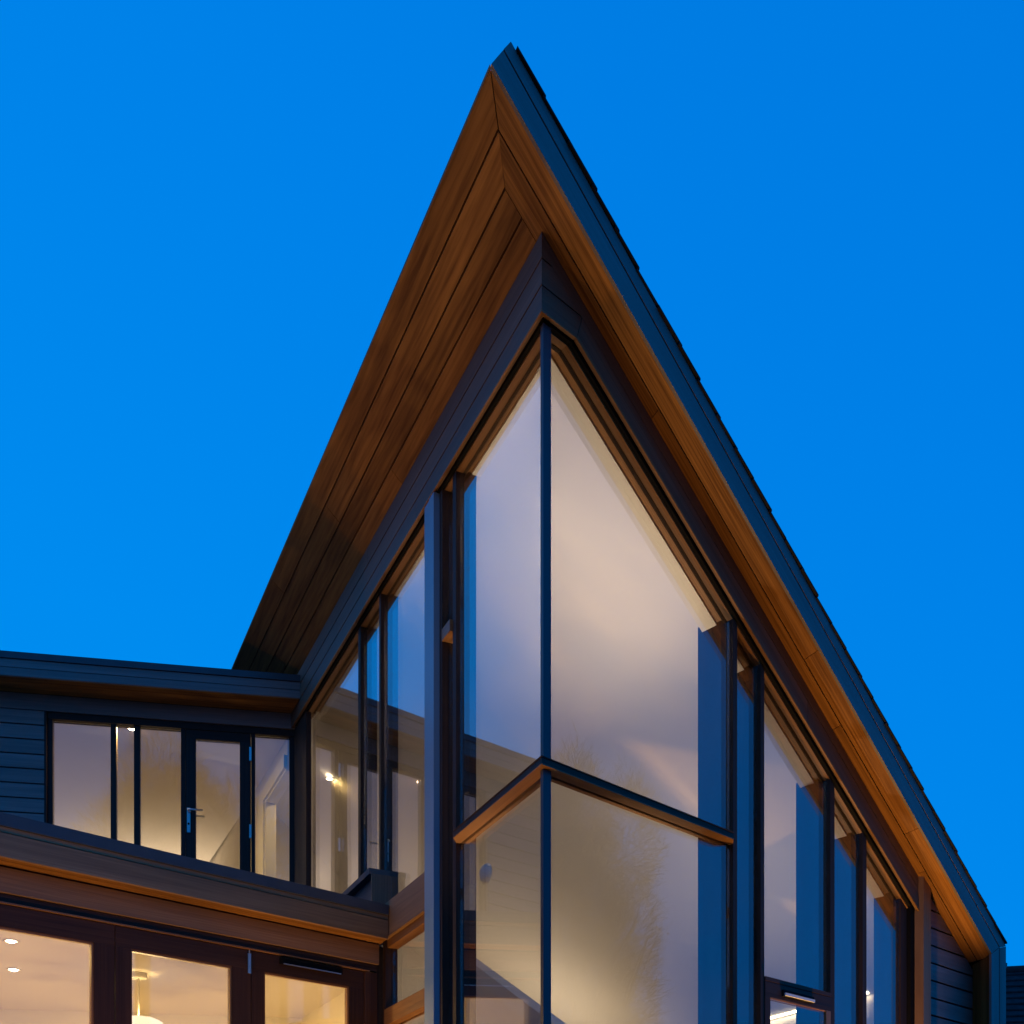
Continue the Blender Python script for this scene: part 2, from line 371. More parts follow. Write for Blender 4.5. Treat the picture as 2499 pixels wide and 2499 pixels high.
# pane beside the fin, above the spandrel
pane(FL, 1.870, 3.006, 4.02, 6.615, lw)
mull(FL, 3.008, 3.046, 4.0, 6.610, lw); ipost(FL, 3.008, 3.046, 4.0, 6.64, lw, -.20)
pane(FL, 3.048, 3.553, 4.33, 6.615, lw)
mull(FL, 3.555, 3.620, 4.33, 6.610, lw); ipost(FL, 3.555, 3.620, 4.3, 6.64, lw, -.20)
pane(FL, 3.622, 5.30, 4.33, 6.615, lw)
mull(FL, 5.30, 5.78, 4.0, 6.610, lw, 'frame', -.03)
# sill ledge and upstand above the flat roof
boxf('sill', FL, 2.925, 5.60, -.10, .075, 4.285, 4.333, 'lead', H, eL)
boxf('upstand', FL, 2.925, 5.60, -.12, .015, 3.90, 4.283, 'lead', H, eL)
boxf('upstand', FL, 2.900, 2.923, -.10, .060, 3.95, 4.283, 'clad', H, UP)
# spandrel panel and pane below
boxf('spandrel_panel', FL, 1.870, 2.96, -.13, -.004, 3.735, 4.010, 'balcony', H, eL)
boxf('window_frame', FL, 1.870, 2.80, -.125, -.035, 3.672, 3.732, 'lit_frame', H, eL)
pane(FL, 1.870, 2.79, 3.19, 3.675, lw); pane(FL, 1.870, 2.79, ZG, 3.05, lw)
boxf('window_rail', FL, 1.870, 2.80, -.115, -.010, 3.050, 3.180, 'lit_frame', H, eL)
boxf('mullion', FL, 2.795, 2.86, -.12, -.02, ZG, 3.732, 'frame', lw, UP)

# ---------------- right glazed gable
KH = .262
rw = polyf('window_frame', FR, [(0, 6.606), (KH - .004, 6.606), (4.30, rk(6.768, 4.30)), (4.30, rk(6.86, 4.30)), (KH + .03, 6.69), (0, 6.69)], -.125, -.055, 'lit_frame', H, rake, 1)
hz = lambda mu: min(6.612, rk(6.774, mu))
polyf('painted_shade', FR, [(0, 6.618), (KH + .004, 6.618), (4.30, rk(6.782, 4.30)), (4.30, rk(6.86, 4.30)), (KH + .03, 6.69), (0, 6.69)], -.054, -.031, 'black', rw, rake, 1)  # same painted shade along the gable head, a black strip
polyf('gasket', FR, [(0, 6.600), (KH - .006, 6.600), (4.19, rk(6.7615, 4.19)), (4.19, rk(6.7675, 4.19)), (KH - .004, 6.6055), (0, 6.6055)], -.126, -.101, 'black', rw, rake, 1)
def rpane(m0, m1, z0, top=True, z1=None):
    if z1 is not None:
        return boxf('pane', FR, m0, m1, GO0, GO1, z0, z1, 'glass', rw, UP)
    f = lambda o, m: (m(o) if callable(m) else m)
    def pl(o):
        s = f(o, m0); pts = [(s, z0), (m1, z0), (m1, hz(m1) + .004)]
        if s < KH < m1: pts.append((KH, hz(KH) + .004))
        pts.append((s, hz(s) + .004)); return [FR(a, o, z) for a, z in pts]
    return loft('pane', pl(GO0), pl(GO1), 'glass', rw, UP)
ms = [(1.868, 1.914), (2.190, 2.234), (3.096, 3.156), (3.568, 3.626)]
rpane(lambda o: cor(o) + .012, 1.866, ZT1 - .02); rpane(lambda o: cor(o) + .012, 1.866, ZG, z1=ZT0 + .02)
rpane(1.916, 2.188, ZG); rpane(2.236, 3.094, 3.215); rpane(3.158, 3.566, ZG); rpane(3.628, 4.195, ZG)
def rmull(m0, m1, o0, o1, zt, m, name='mullion'):
    A = [FR(m0, o0, ZG), FR(m1, o0, ZG), FR(m1, o0, hz(m1) + zt), FR(m0, o0, hz(m0) + zt)]
    B = [FR(m0, o1, ZG), FR(m1, o1, ZG), FR(m1, o1, hz(m1) + zt), FR(m0, o1, hz(m0) + zt)]
    loft(name, A, B, m, rw, UP)
for m0, m1 in ms:
    rmull(m0, m1, -.082, FO, -.003, 'frame'); rmull(m0, m1, -.350, -.083, .05, 'post', 'inner_post')
rmull(4.197, 4.300, -.105, FO - .015, -.003, 'frame'); rmull(4.150, 4.300, -.28, -.106, .05, 'frame', 'inner_post')
# corner post (metal) and corner transom
pc = cor(-.033)
pp = lambda z: [FL(pc, -.033, z), FL(pc + .036, -.033, z), FL(pc + .07, -.085, z), FL(cor(-.12), -.12, z), FR(pc + .09, -.085, z), FR(pc + .062, -.033, z)]
loft('corner_post', pp(ZG), pp(ZT0 + .004), 'steel', H, UP); loft('corner_post', pp(ZT1 - .004), pp(6.611), 'steel', H, UP)
for F, e0_, sl_, pr in ((FL, 1.320, 1.5, lw), (FR, 1.806, 1.2, rw)):
    end = lambda o, e0_=e0_, sl_=sl_: e0_ - o * sl_
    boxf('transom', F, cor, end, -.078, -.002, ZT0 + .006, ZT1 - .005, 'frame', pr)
    boxf('transom_trim', F, cor, end, -.082, .003, ZT0, ZT0 + .005, 'lit_frame', pr)  # underside strip in the lit timber, uplight painted by colour
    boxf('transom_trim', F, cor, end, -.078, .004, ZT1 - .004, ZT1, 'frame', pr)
    boxf('inner_rail', F, lambda o: cor(o) + .02, e0_ + .05, -.135, -.102, ZT0 - .002, ZT1, 'lit_frame', pr)
# opening light in the lower part of the second bay, with a slot vent in its head rail
cs = boxf('casement', FR, 2.236, 3.094, -.100, -.040, 3.198, 3.226, 'frame', rw, eR)
boxf('top_rail', FR, 2.238, 3.092, -.098, -.044, 3.160, 3.194, 'frame', cs, eR)
boxf('top_rail', FR, 2.238, 2.45, -.098, -.044, 3.118, 3.1595, 'frame', cs, eR)
boxf('top_rail', FR, 2.83, 3.092, -.098, -.044, 3.118, 3.1595, 'frame', cs, eR)
boxf('top_rail', FR, 2.238, 3.092, -.098, -.044, 3.088, 3.1175, 'frame', cs, eR)
boxf('vent_hood', FR, 2.44, 2.84, -.043, -.028, 3.112, 3.158, 'black', cs, eR)
boxf('vent_light_strip', FR, 2.452, 2.832, -.027, -.016, 3.116, 3.136, 'white', cs, eR)  # white strip painted in place of room light showing through the slot
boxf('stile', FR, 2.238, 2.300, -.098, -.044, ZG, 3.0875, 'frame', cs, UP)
boxf('stile', FR, 3.030, 3.092, -.098, -.044, ZG, 3.0875, 'lit_frame', cs, UP)  # this stile alone takes the lit timber, painting light on the jamb
boxf('rebate', FR, 2.301, 3.029, -.098, -.046, 3.080, 3.0875, 'lit_frame', cs, eR)
boxf('pane', FR, 2.302, 3.028, -.075, -.055, ZG, 3.079, 'glass', cs, UP)
# timber and plaster linings inside the glazing heads, one length per bay
bays = [(.16, 1.866), (1.916, 2.188), (2.236, 3.094), (3.158, 3.566), (3.628, 4.15)]
for m0, m1 in bays:
    for o0, o1, dz, mm, nm in ((-.185, -.127, .018, 'lit_frame', 'head_lining'), (-.31, -.187, .000, 'plaster', 'plaster_reveal')):
        s = cor(o1) + .0 if m0 < .2 else m0 + .001
        pl = [(s, hz(s) + dz), (m1 - .001, hz(m1) + dz), (m1 - .001, hz(m1) + dz + .16), (s, hz(s) + dz + .16)]
        if s < KH < m1: pl.insert(1, (KH, hz(KH) + dz))
        def pf(o): return [FR((cor(o) if (i == 0 or i == len(pl) - 1) and m0 < .2 else a), o, z) for i, (a, z) in enumerate(pl)]
        loft(nm, pf(o0), pf(o1), mm, rw, rake)
for a0, a1 in ((None, 1.393), (1.449, 1.611), (1.691, 3.006), (3.048, 3.553), (3.622, 5.30)):
    for o0, o1, dz, mm, nm in ((-.165, -.127, .012, 'lit_frame', 'head_lining'), (-.23, -.167, .002, 'plaster', 'plaster_reveal')):
        boxf(nm, FL, cor if a0 is None else a0, a1, o0, o1, 6.612 + dz, 6.80, mm, lw, eL)

# right-hand trim post, cladding to the eave
boxf('trim_post', FR, 4.375, 4.500, -.06, .045, .4, 4.385, 'balcony', H, UP)
cb = polyf('wall_backing', FR, [(4.31, .3), (5.6, .3), (5.6, rk(7.05, 5.6)), (4.31, rk(7.05, 4.31))], -.10, -.034, 'black', H, UP)
z = 4.30
zs_ = [4.4275 - .1478 * k for k in range(28)]
for k in range(27):
    z1, z0 = zs_[k] - .008, zs_[k + 1] + .008
    top = lambda mu: min(z1, rk(ZS - .006, mu))
    m1 = 5.42
    pts = [(4.503, z0)]
    mu_at = lambda zv: (ZS - .006 - zv) / PITCH
    e0 = min(m1, mu_at(z0)); e1 = min(m1, mu_at(z1))
    if e0 <= 4.52: continue
    pts.append((e0, z0))
    if e1 < e0 and e0 == m1: pts.append((m1, rk(ZS - .006, m1)))
    if e1 > 4.51: pts += [(e1, z1), (4.503, z1)]
    else: pts.append((4.503, rk(ZS - .006, 4.503)))
    polyf('cladding_board', FR, pts, -.030, 0, 'fascia', cb, eR)
# side of the house below the eave
loft('side_wall', [FR(5.38, -.10, .0), FR(5.52, .18, .0), P0 + eR * 5.62 + eL * 8.9, P0 + eR * 5.46 + eL * 8.9],
     [FR(5.38, -.10, 3.68), FR(5.52, .18, 3.68), P0 + eR * 5.62 + eL * 8.9 + UP * 3.68, P0 + eR * 5.46 + eL * 8.9 + UP * 3.68], 'clad', H, UP)

# --- inside of the hall: floor, sloping ceiling, back and side walls, partition to the wing
PS = lambda a, b, z: P0 + eL * a + eR * b + UP * z
cz = lambda b: 6.93 - PITCH * b
loft('ceiling', [PS(.33, .30, cz(.30)), PS(8.2, .30, cz(.30)), PS(8.2, 5.4, cz(5.4)), PS(.33, 5.4, cz(5.4))],
     [PS(.33, .30, cz(.30) + .02), PS(8.2, .30, cz(.30) + .02), PS(8.2, 5.4, cz(5.4) + .02), PS(.33, 5.4, cz(5.4) + .02)], 'plaster', H)
loft('ceiling', [PS(.26, .20, 6.74), PS(8.2, .20, 6.74), PS(8.2, .30, 6.74), PS(.33, .30, 6.74)],
     [PS(.26, .20, 6.80), PS(8.2, .20, 6.80), PS(8.2, .30, 6.80), PS(.33, .30, 6.80)], 'plaster', H)
loft('interior_floor', [PS(.12, .12, .9), PS(8.2, .12, .9), PS(8.2, 5.4, .9), PS(.12, 5.4, .9)],
     [PS(.12, .12, 1.26), PS(8.2, .12, 1.26), PS(8.2, 5.4, 1.26), PS(.12, 5.4, 1.26)], 'floor', H, eL)
loft('interior_wall', [PS(8.2, -.02, 1.2), PS(8.4, -.02, 1.2), PS(8.4, 5.4, 1.2), PS(8.2, 5.4, 1.2)],
     [PS(8.2, -.02, 6.95), PS(8.4, -.02, 6.95), PS(8.4, 5.4, cz(5.4) + .3), PS(8.2, 5.4, cz(5.4) + .3)], 'plaster', H)
loft('interior_wall', [PS(.32, 5.20, 1.2), PS(8.2, 5.20, 1.2), PS(8.2, 5.40, 1.2), PS(.32, 5.40, 1.2)],
     [PS(.32, 5.20, 4.1), PS(8.2, 5.20, 4.1), PS(8.2, 5.40, 4.1), PS(.32, 5.40, 4.1)], 'plaster', H)
def pwall(a0, a1, z0, z1):
    loft('interior_wall', [PS(a0, .0, z0), PS(a1, .0, z0), PS(a1, .12, z0), PS(a0, .12, z0)], [PS(a0, .0, z1), PS(a1, .0, z1), PS(a1, .12, z1), PS(a0, .12, z1)], 'plaster', H)
pwall(6.93, 11.4, 1.2, 6.9); pwall(5.95, 6.928, 6.25, 6.9); pwall(5.95, 6.928, 1.2, 4.10)
loft('interior_wall', [PS(2.97, .05, 1.2), PS(5.94, .05, 1.2), PS(5.94, .15, 1.2), PS(2.97, .15, 1.2)],
     [PS(2.97, .05, 4.27), PS(5.94, .05, 4.27), PS(5.94, .15, 4.27), PS(2.97, .15, 4.27)], 'plaster', H)

# ================================================================ SIDE WING
Wg = thing('side_wing', P0 + eL * 5 - eR * 2, 'flat roofed timber side wing with glazed upper floor and terrace doors below', 'house wing')
# upper roof edge: metal trim and two boards
f0 = .36
D1 = 4.6
wl = lambda o: -.02 - (o) * .265    # right end against the left wall of the house
boxf('roof', FW, lambda o: wl(o) + .01, D1, -6.5, f0 - .02, 6.80, 6.945, 'black', Wg, eW)
boxf('roof_trim', FW, wl, D1, f0 - .05, f0 + .012, 6.951, 7.015, 'lead', Wg, eW)
for z0, z1 in ((6.869, 6.945), (6.785, 6.863)):
    boxf('fascia_board', FW, wl, D1, f0 - .026, f0, z0, z1, 'fascia', Wg, eW)
for k in range(3):
    boxf('soffit_board', FW, wl, D1, .008 + k * .112, .008 + k * .112 + .108, 6.787, 6.797, 'soffit', Wg, eW)
boxf('head_beam', FW, -.08, D1, -.02, .004, 6.627, 6.785, 'fascia', Wg, eW)
wb = boxf('wall_backing', FW, 2.405, D1, -.10, -.03, 3.9, 6.62, 'black', Wg, UP)
for k in range(18):
    z1 = 6.619 - .1478 * k
    boxf('cladding_board', FW, 2.432, D1, -.028, 0, z1 - .134, z1, 'fascia', wb, eW)
boxf('edge_bead', FW, 2.408, 2.430, -.03, .004, 3.9, 6.622, 'frame', Wg, UP)
# upper window band
ZU = 4.0
wf = boxf('window_frame', FW, -.10, 2.405, -.12, -.020, 6.560, 6.624, 'post', Wg, eW)
def wm(d0, d1, name='mullion', o=-.035, z1=6.559): boxf(name, FW, d0, d1, -.11, o, ZU, z1, 'post', wf, UP)
wm(2.360, 2.405); wm(1.745, 1.800); wm(1.515, 1.573); wm(1.068, 1.110, 'mullion', -.03); wm(.368, .405, 'mullion', -.03); wm(-.10, .018)
def wpane(d0, d1, z1=6.558): boxf('pane', FW, d0, d1, -.085, -.065, ZU, z1, 'glass', wf, UP)
wpane(1.802, 2.358); wpane(1.575, 1.743); wpane(1.112, 1.513); wpane(.020, .366)
# glazed door leaf with handle and hinges
dr = boxf('door', FW, .412, 1.062, -.085, -.022, 6.462, 6.552, 'post', Wg, eW)
boxf('stile', FW, .962, 1.062, -.085, -.022, ZU, 6.4615, 'post', dr, UP)
boxf('stile', FW, .412, .520, -.085, -.022, ZU, 6.4615, 'post', dr, UP)
boxf('pane', FW, .522, .960, -.064, -.044, ZU, 6.460, 'glass', dr, UP)
for side in (1, -1):
    oo = -.022 if side > 0 else -.085
    hp = boxf('handle_plate', FW, 1.014, 1.048, oo, oo + side * .010, 5.493, 5.745, 'chrome', dr, UP)
    zz_ = 5.713
    tube('handle', [FW(1.031, oo + side * .01, zz_), FW(1.031, oo + side * .05, zz_), FW(1.015, oo + side * .056, zz_), FW(.885, oo + side * .056, zz_ - .004)], .0095, 'chrome', dr)
    tube('key_cylinder', [FW(1.031, oo + side * .009, 5.58), FW(1.031, oo + side * .016, 5.58)], .011, 'black', dr)
for z0 in (6.272, 5.470):
    boxf('hinge', FW, .402, .424, -.022, -.008, z0, z0 + .14, 'chrome', dr, UP)

# flat roof edge over the ground floor: capping, thin board, deep board
FO_G = (2.85 - 2.66) * SIN      # fascia stands proud of the door plane
D2 = 4.2
gl_ = lambda o: .004 + (o) * .313
boxf('roof', FG, lambda o: .03 + o * .313, D2, -2.6, FO_G - .03, 3.80, 3.935, 'lead', Wg, eR)
boxf('capping', FG, gl_, D2, FO_G - .09, FO_G + .012, 3.892, 3.970, 'lead', Wg, eR)
boxf('fascia_board', FG, gl_, D2, FO_G - .03, FO_G - .004, 3.858, 3.890, 'balcony', Wg, eR)
boxf('fascia_board', FG, gl_, D2, FO_G - .03, FO_G, 3.708, 3.852, 'balcony', Wg, eR)
for k in range(2):
    boxf('soffit_board', FG, gl_, D2, .004 + k * .078, .004 + k * .078 + .074, 3.712, 3.724, 'soffit', Wg, eR)
boxf('head_beam', FG, .02, D2, -.05, .002, 3.545, 3.700, 'balcony', Wg, eR)
boxf('beam_strip', FG, .02, D2, -.05, -.004, 3.703, 3.712, 'frame', Wg, eR)
boxf('door_head', FG, .02, D2, -.11, -.022, 3.492, 3.543, 'frame', Wg, eR)
boxf('door_track', FG, .10, D2, -.10, -.012, 3.480, 3.489, 'lit_frame', Wg, eR)
boxf('door_jamb', FG, .022, .142, -.11, -.020, 1.25, 3.478, 'door', Wg, UP)
boxf('corner_jamb', FG, -.06, .018, -.14, -.035, 1.25, 3.70, 'post', Wg, UP)
def pdoor(d0, d1, sr, sl, vent=False, bolt=None):
    """terrace door leaf from d0 to d1 with right and left stile widths"""
    p = boxf('terrace_door', FG, d0, d1, -.095, -.030, 3.338, 3.476, 'door', Wg, eR)
    boxf('stile', FG, d0, d0 + sr, -.095, -.030, 1.3, 3.3375, 'door', p, UP)
    boxf('stile', FG, d1 - sl, d1, -.095, -.030, 1.3, 3.3375, 'door', p, UP)
    boxf('glazing_bead', FG, d0 + sr, d1 - sl, -.075, -.040, 3.324, 3.3375, 'lit_frame', p, eR)
    boxf('glazing_bead', FG, d0 + sr, d0 + sr + .014, -.075, -.040, 1.3, 3.3235, 'lit_frame', p, UP)
    boxf('glazing_bead', FG, d1 - sl - .010, d1 - sl, -.075, -.040, 1.3, 3.3235, 'lit_frame', p, UP)
    boxf('pane', FG, d0 + sr + .015, d1 - sl - .011, -.072, -.052, 1.3, 3.323, 'glass', p, UP)
    if vent:
        v = boxf('trickle_vent', FG, .36, .905, -.029, -.006, 3.415, 3.462, 'black', p, eR)
        boxf('vent_lip', FG, .38, .885, -.005, .004, 3.412, 3.419, 'chrome', v, eR)
    if bolt:
        boxf('flush_bolt', FG, bolt - .012, bolt + .012, -.029, -.018, 3.305, 3.450, 'chrome', p, UP)
        tube('bolt_rod', [FG(bolt, -.022, 3.450), FG(bolt, -.022, 3.476)], .005, 'chrome', p)
pdoor(.146, 1.136, .135, .108, True)
pdoor(1.142, 2.150, .148, .109, False, 1.146 + .012)
pdoor(2.156, 3.170, .138, .12)
pdoor(3.176, 4.15, .12, .12)

# interior of the wing: upper room and ground room shells
def room(Fq, pts, z0, z1, fm):
    n = len(pts)
    fl = link('interior_floor', [V((p.x, p.y, z0)) for p in pts] + [V((p.x, p.y, z0 - .04)) for p in pts],
              [tuple(range(n)), tuple(range(n, 2 * n))[::-1]] + [(i, (i + 1) % n, n + (i + 1) % n, n + i) for i in range(n)], fm, Wg, eR)
    ce = link('ceiling', [V((p.x, p.y, z1)) for p in pts] + [V((p.x, p.y, z1 + .04)) for p in pts],
              [tuple(range(n)), tuple(range(n, 2 * n))[::-1]] + [(i, (i + 1) % n, n + (i + 1) % n, n + i) for i in range(n)], 'plaster', Wg)
    for i in range(1, n - 1 if Fq == 'open' else n):
        a, b = pts[i], pts[(i + 1) % n]
        c_ = (pts[0] + pts[1] + pts[2] + pts[3]) / 4
        nn = (b - a).cross(UP).normalized(); nn.z = 0
        if nn.dot(c_ - a) > 0: nn = -nn
        A = [V((a.x, a.y, z0)), V((b.x, b.y, z0)), V((b.x, b.y, z1)), V((a.x, a.y, z1))]
        loft('interior_wall', A, [q + nn * .05 for q in A], 'plaster', Wg)
room('open', [FW(-.02, -.13, 0), FW(4.5, -.13, 0), FW(4.5, -5.6, 0), PS(8.1 + 3.2, -.06, 0)], 4.10, 6.60, 'carpet')
room(None, [FG(-.02, -.13, 0), FG(4.6, -.13, 0), PS(5.15, 0, 0) + eW * 4.4, PS(5.15, -.05, 0)], 1.30, 3.50, 'carpet')
# white portal trim on the partition seen through the end window
pt = lambda a, o, z: PS(a, 0, z) + nL * o
def portal(poly, o0, o1): loft('architrave', [pt(a, o0, z) for a, z in poly], [pt(a, o1, z) for a, z in poly], 'white', Wg, UP)
portal([(7.26, 4.12), (6.96, 4.12), (6.96, 6.282), (5.97, 6.282), (5.97, 6.42), (7.26, 6.42)], .004, .035)
portal([(6.957, 4.12), (6.93, 4.12), (6.93, 6.252), (5.97, 6.252), (5.97, 6.279), (6.957, 6.279)], -.10, .012)
# ================================================================ THINGS INSIDE
def light(name, kind, loc, power, colr, parent, size=.1, size_y=None, rot=None, spread=None):
    l = bpy.data.lights.new(name, kind); l.energy = power; l.color = colr
    if kind == 'AREA':
        l.size = size
        if size_y: l.shape = 'RECTANGLE'; l.size_y = size_y
        else: l.shape = 'DISK'
        if spread: l.spread = spread
    else: l.shadow_soft_size = size
    o = bpy.data.objects.new(name, l); col.objects.link(o); o.parent = parent; o.location = loc - V(parent['_b'])
    if rot is not None: o.rotation_euler = rot
    return o
WARM = (1.0, .66, .22); CREAM = (1.0, .79, .53)

def downlight(loc, label, power, colr=WARM, grp='recessed ceiling downlights'):
    t = thing('downlight', loc, label, 'downlight', grp)
    lathe('trim_ring', loc, [(.036, -.001), (.036, -.008), (.052, -.008), (.054, -.001)], 'white', t)
    lathe('lamp_face', loc, [(.0, -.020), (.018, -.016), (.030, -.008), (.034, -.003)], 'bulb', t)
    light('lamp_light', 'AREA', loc + UP * -.012, power, colr, t, .07)
    return t
gd = [(-3.568, 7.823), (-3.952, 8.710)]
downlight(V((-3.568, 7.823, 3.5)), 'round downlight in the ground floor ceiling nearest the terrace doors', 58)
downlight(V((-3.952, 8.710, 3.5)), 'round downlight in the ground floor ceiling towards the back wall', 58)
downlight(V((-3.932, 11.362, 6.6)), 'bright downlight just inside the upper glazing beside a dark mullion', 80)
downlight(V((-2.852, 13.933, 6.6)), 'small lit downlight deep inside the upper room behind the end window', 85)

downlight(PS(6.37, .66, 6.50), 'lit downlight in the sloping hall ceiling beyond the glazed left wall', 16)
# pendant lamp in the ground room
pl = V((-3.012, 8.86, 3.5))
t = thing('pendant_lamp', pl, 'white petal pendant lamp hanging on a rod behind the terrace doors', 'lamp')
lathe('ceiling_rose', pl, [(.0, -.045), (.062, -.045), (.066, -.03), (.066, -.0005)], 'white', t)
tube('rod', [pl + UP * -.04, pl + UP * -.37], .007, 'white', t, 8)
for k in range(9):
    an = k * 2 * math.pi / 9 + .2; d = V((math.cos(an), math.sin(an), 0)); s = V((-d.y, d.x, 0))
    vs = []; fs = []
    for i in range(7):
        u = i / 6; r = .03 + .20 * math.sin(u * 1.5); h = -.365 - .20 * u ** 2.0 + .03 * math.sin(u * 3.1); wd = .012 + .085 * math.sin(u * 2.7 + .25)
        c = pl + d * r + UP * h
        vs += [c - s * wd - UP * .012, c, c + s * wd - UP * .012]
    n = len(vs); vs += [q - UP * .006 for q in vs]
    for i in range(6):
        for j_ in range(2):
            a = i * 3 + j_; fs += [(a, a + 1, a + 4, a + 3), (n + a, n + a + 3, n + a + 4, n + a + 1)]
        a = i * 3; fs += [(a, a + 3, n + a + 3, n + a), (a + 2, n + a + 2, n + a + 5, a + 5)]
    fs += [(0, n, n + 1, 1), (1, n + 1, n + 2, 2), (18, 19, n + 19, n + 18), (19, 20, n + 20, n + 19)]
    link('petal', vs, fs, 'shade', t, UP, True)
light('lamp_light', 'POINT', pl + UP * -.62, 88, WARM, t, .1)

# strip light on the side wall of the hall
sl0, sl1 = PS(1.15, 5.17, 3.76), PS(3.0, 5.17, 3.76)
t = thing('strip_light', (sl0 + sl1) / 2, 'glowing linear strip light along the inner side wall of the hall', 'light')
boxf('diffuser', lambda a, o, z: PS(a, 5.2 - o, z), 1.15, 3.0, .012, .05, 3.725, 3.795, 'strip', t, eL)
boxf('batten', lambda a, o, z: PS(a, 5.2 - o, z), 1.13, 3.02, .001, .011, 3.715, 3.805, 'white', t, eL)

# sloping balustrade wall of the stair in the hall
st = thing('stair_balustrade', FL(2.6, -1.05, 1.26), 'sloping cream balustrade wall rising behind the lower corner glass', 'balustrade')
def SP(a, o, z): return FL(a, o, z)
zq = lambda a: 3.19 + (a - 2.478) * .506
A = [SP(.9, -1.02, 1.262), SP(4.3, -1.02, 1.262), SP(4.3, -1.02, zq(4.3)), SP(.9, -1.02, zq(.9))]
loft('panel', A, [q - nL * .08 for q in A], 'plaster', st, eL)
A = [SP(.9, -1.0, zq(.9) + .002), SP(4.3, -1.0, zq(4.3) + .002), SP(4.3, -1.0, zq(4.3) + .14), SP(.9, -1.0, zq(.9) + .14)]
loft('capping', A, [q - nL * .12 for q in A], 'white', st, eL)
lm = PS(3.4, 2.6, 1.26)
def added_floor_lamp(loc, h, power, label, spread=150):  # unseen lamps added to brighten the hall and upper room ceilings
    t = thing('added_floor_lamp', loc, label, 'lamp', 'added uplighter floor lamps')
    lathe('base', loc, [(.0, 0), (.14, 0), (.14, .02), (.02, .03)], 'chrome', t)
    tube('stem', [loc + UP * .02, loc + UP * (h - .1)], .012, 'chrome', t)
    lathe('bowl', loc, [(.03, h - .1), (.10, h - .06), (.15, h)], 'chrome', t)
    light('lamp_light', 'AREA', loc + UP * (h - .01), power, CREAM, t, .22, rot=(math.pi, 0, 0), spread=R(spread))
added_floor_lamp(PS(1.6, 2.75, 1.26), .30, 13, 'added unseen uplighter floor lamp in the hall between stair and gable window', 100)
added_floor_lamp(PS(1.0, .85, 1.26), 1.00, 16, 'added unseen uplighter floor lamp in the glazed hall close to the sharp corner', 60)
added_floor_lamp(PS(6.2, 3.3, 1.26), 1.25, 28, 'added unseen uplighter floor lamp against the back wall of the hall')
added_floor_lamp(FW(1.9, -4.6, 4.10), .6, 24, 'added unseen uplighter floor lamp at the back of the upper room')
t = thing('wall_light', FL(3.0, -1.0, 4.45), 'round white dome fitting on the stair wall behind the corner glass', 'wall light')
lathe('dome', FL(3.0, -1.0, 4.45), [(.085, 0), (.085, .02), (.07, .045), (.04, .062), (.0, .068)], 'white', t, nL)

# ================================================================ GARDEN UPLIGHTERS (they wash the eaves and soffits)
AMBER = (1.0, .52, .13)
def uplighter(loc, aim, power, cone, label):
    t = thing('uplighter', loc, label, 'light', 'garden uplighters')
    d = (aim - loc).normalized()
    tube('spike', [loc, loc + UP * .10], [.008, .012], 'black', t, 8)
    c = loc + UP * .13
    lathe('housing', c, [(.0, -.06), (.036, -.055), (.040, -.03), (.040, .05), (.034, .05), (.030, .0)], 'black', t, d)
    lathe('lens', c, [(.0, .035), (.033, .035)], 'bulb', t, d)
    o = light('lamp_light', 'SPOT', c + d * .06, power, AMBER, t, .03)
    o.data.spot_size = R(cone); o.data.spot_blend = .6
    o.rotation_euler = d.to_track_quat('-Z', 'Y').to_euler()
uplighter(FL(.10, .42, 1.22), FL(-.1, .24, 7.2), 92, 66, 'spike uplighter at the foot of the left glazed wall by the corner')
uplighter(FL(2.45, .40, 1.22), FL(2.6, .26, 7.2), 60, 60, 'spike uplighter at the foot of the left glazed wall beside the fin')
uplighter(FG(1.0, .62, 1.22), FG(.8, .1, 3.7), 36, 100, 'spike uplighter on the terrace in front of the vented door')
uplighter(FL(4.1, .46, 3.94), FL(4.0, .26, 7.2), 7, 110, 'added spike uplighter on the flat roof beside the left glazed wall')  # lamp added only to lift the far end of the left soffit
uplighter(FR(3.35, .30, 0), FR(3.35, .13, 4.9), 560, 58, 'spike uplighter in the lawn below the low end of the gable')
uplighter(FR(1.45, .36, 0), FR(1.4, .1, 6.2), 26, 60, 'spike uplighter in the lawn below the tall corner panes of the gable')
uplighter(FG(3.3, .75, 1.22), FG(2.7, .1, 3.7), 85, 100, 'spike uplighter on the terrace in front of the glazed doors')

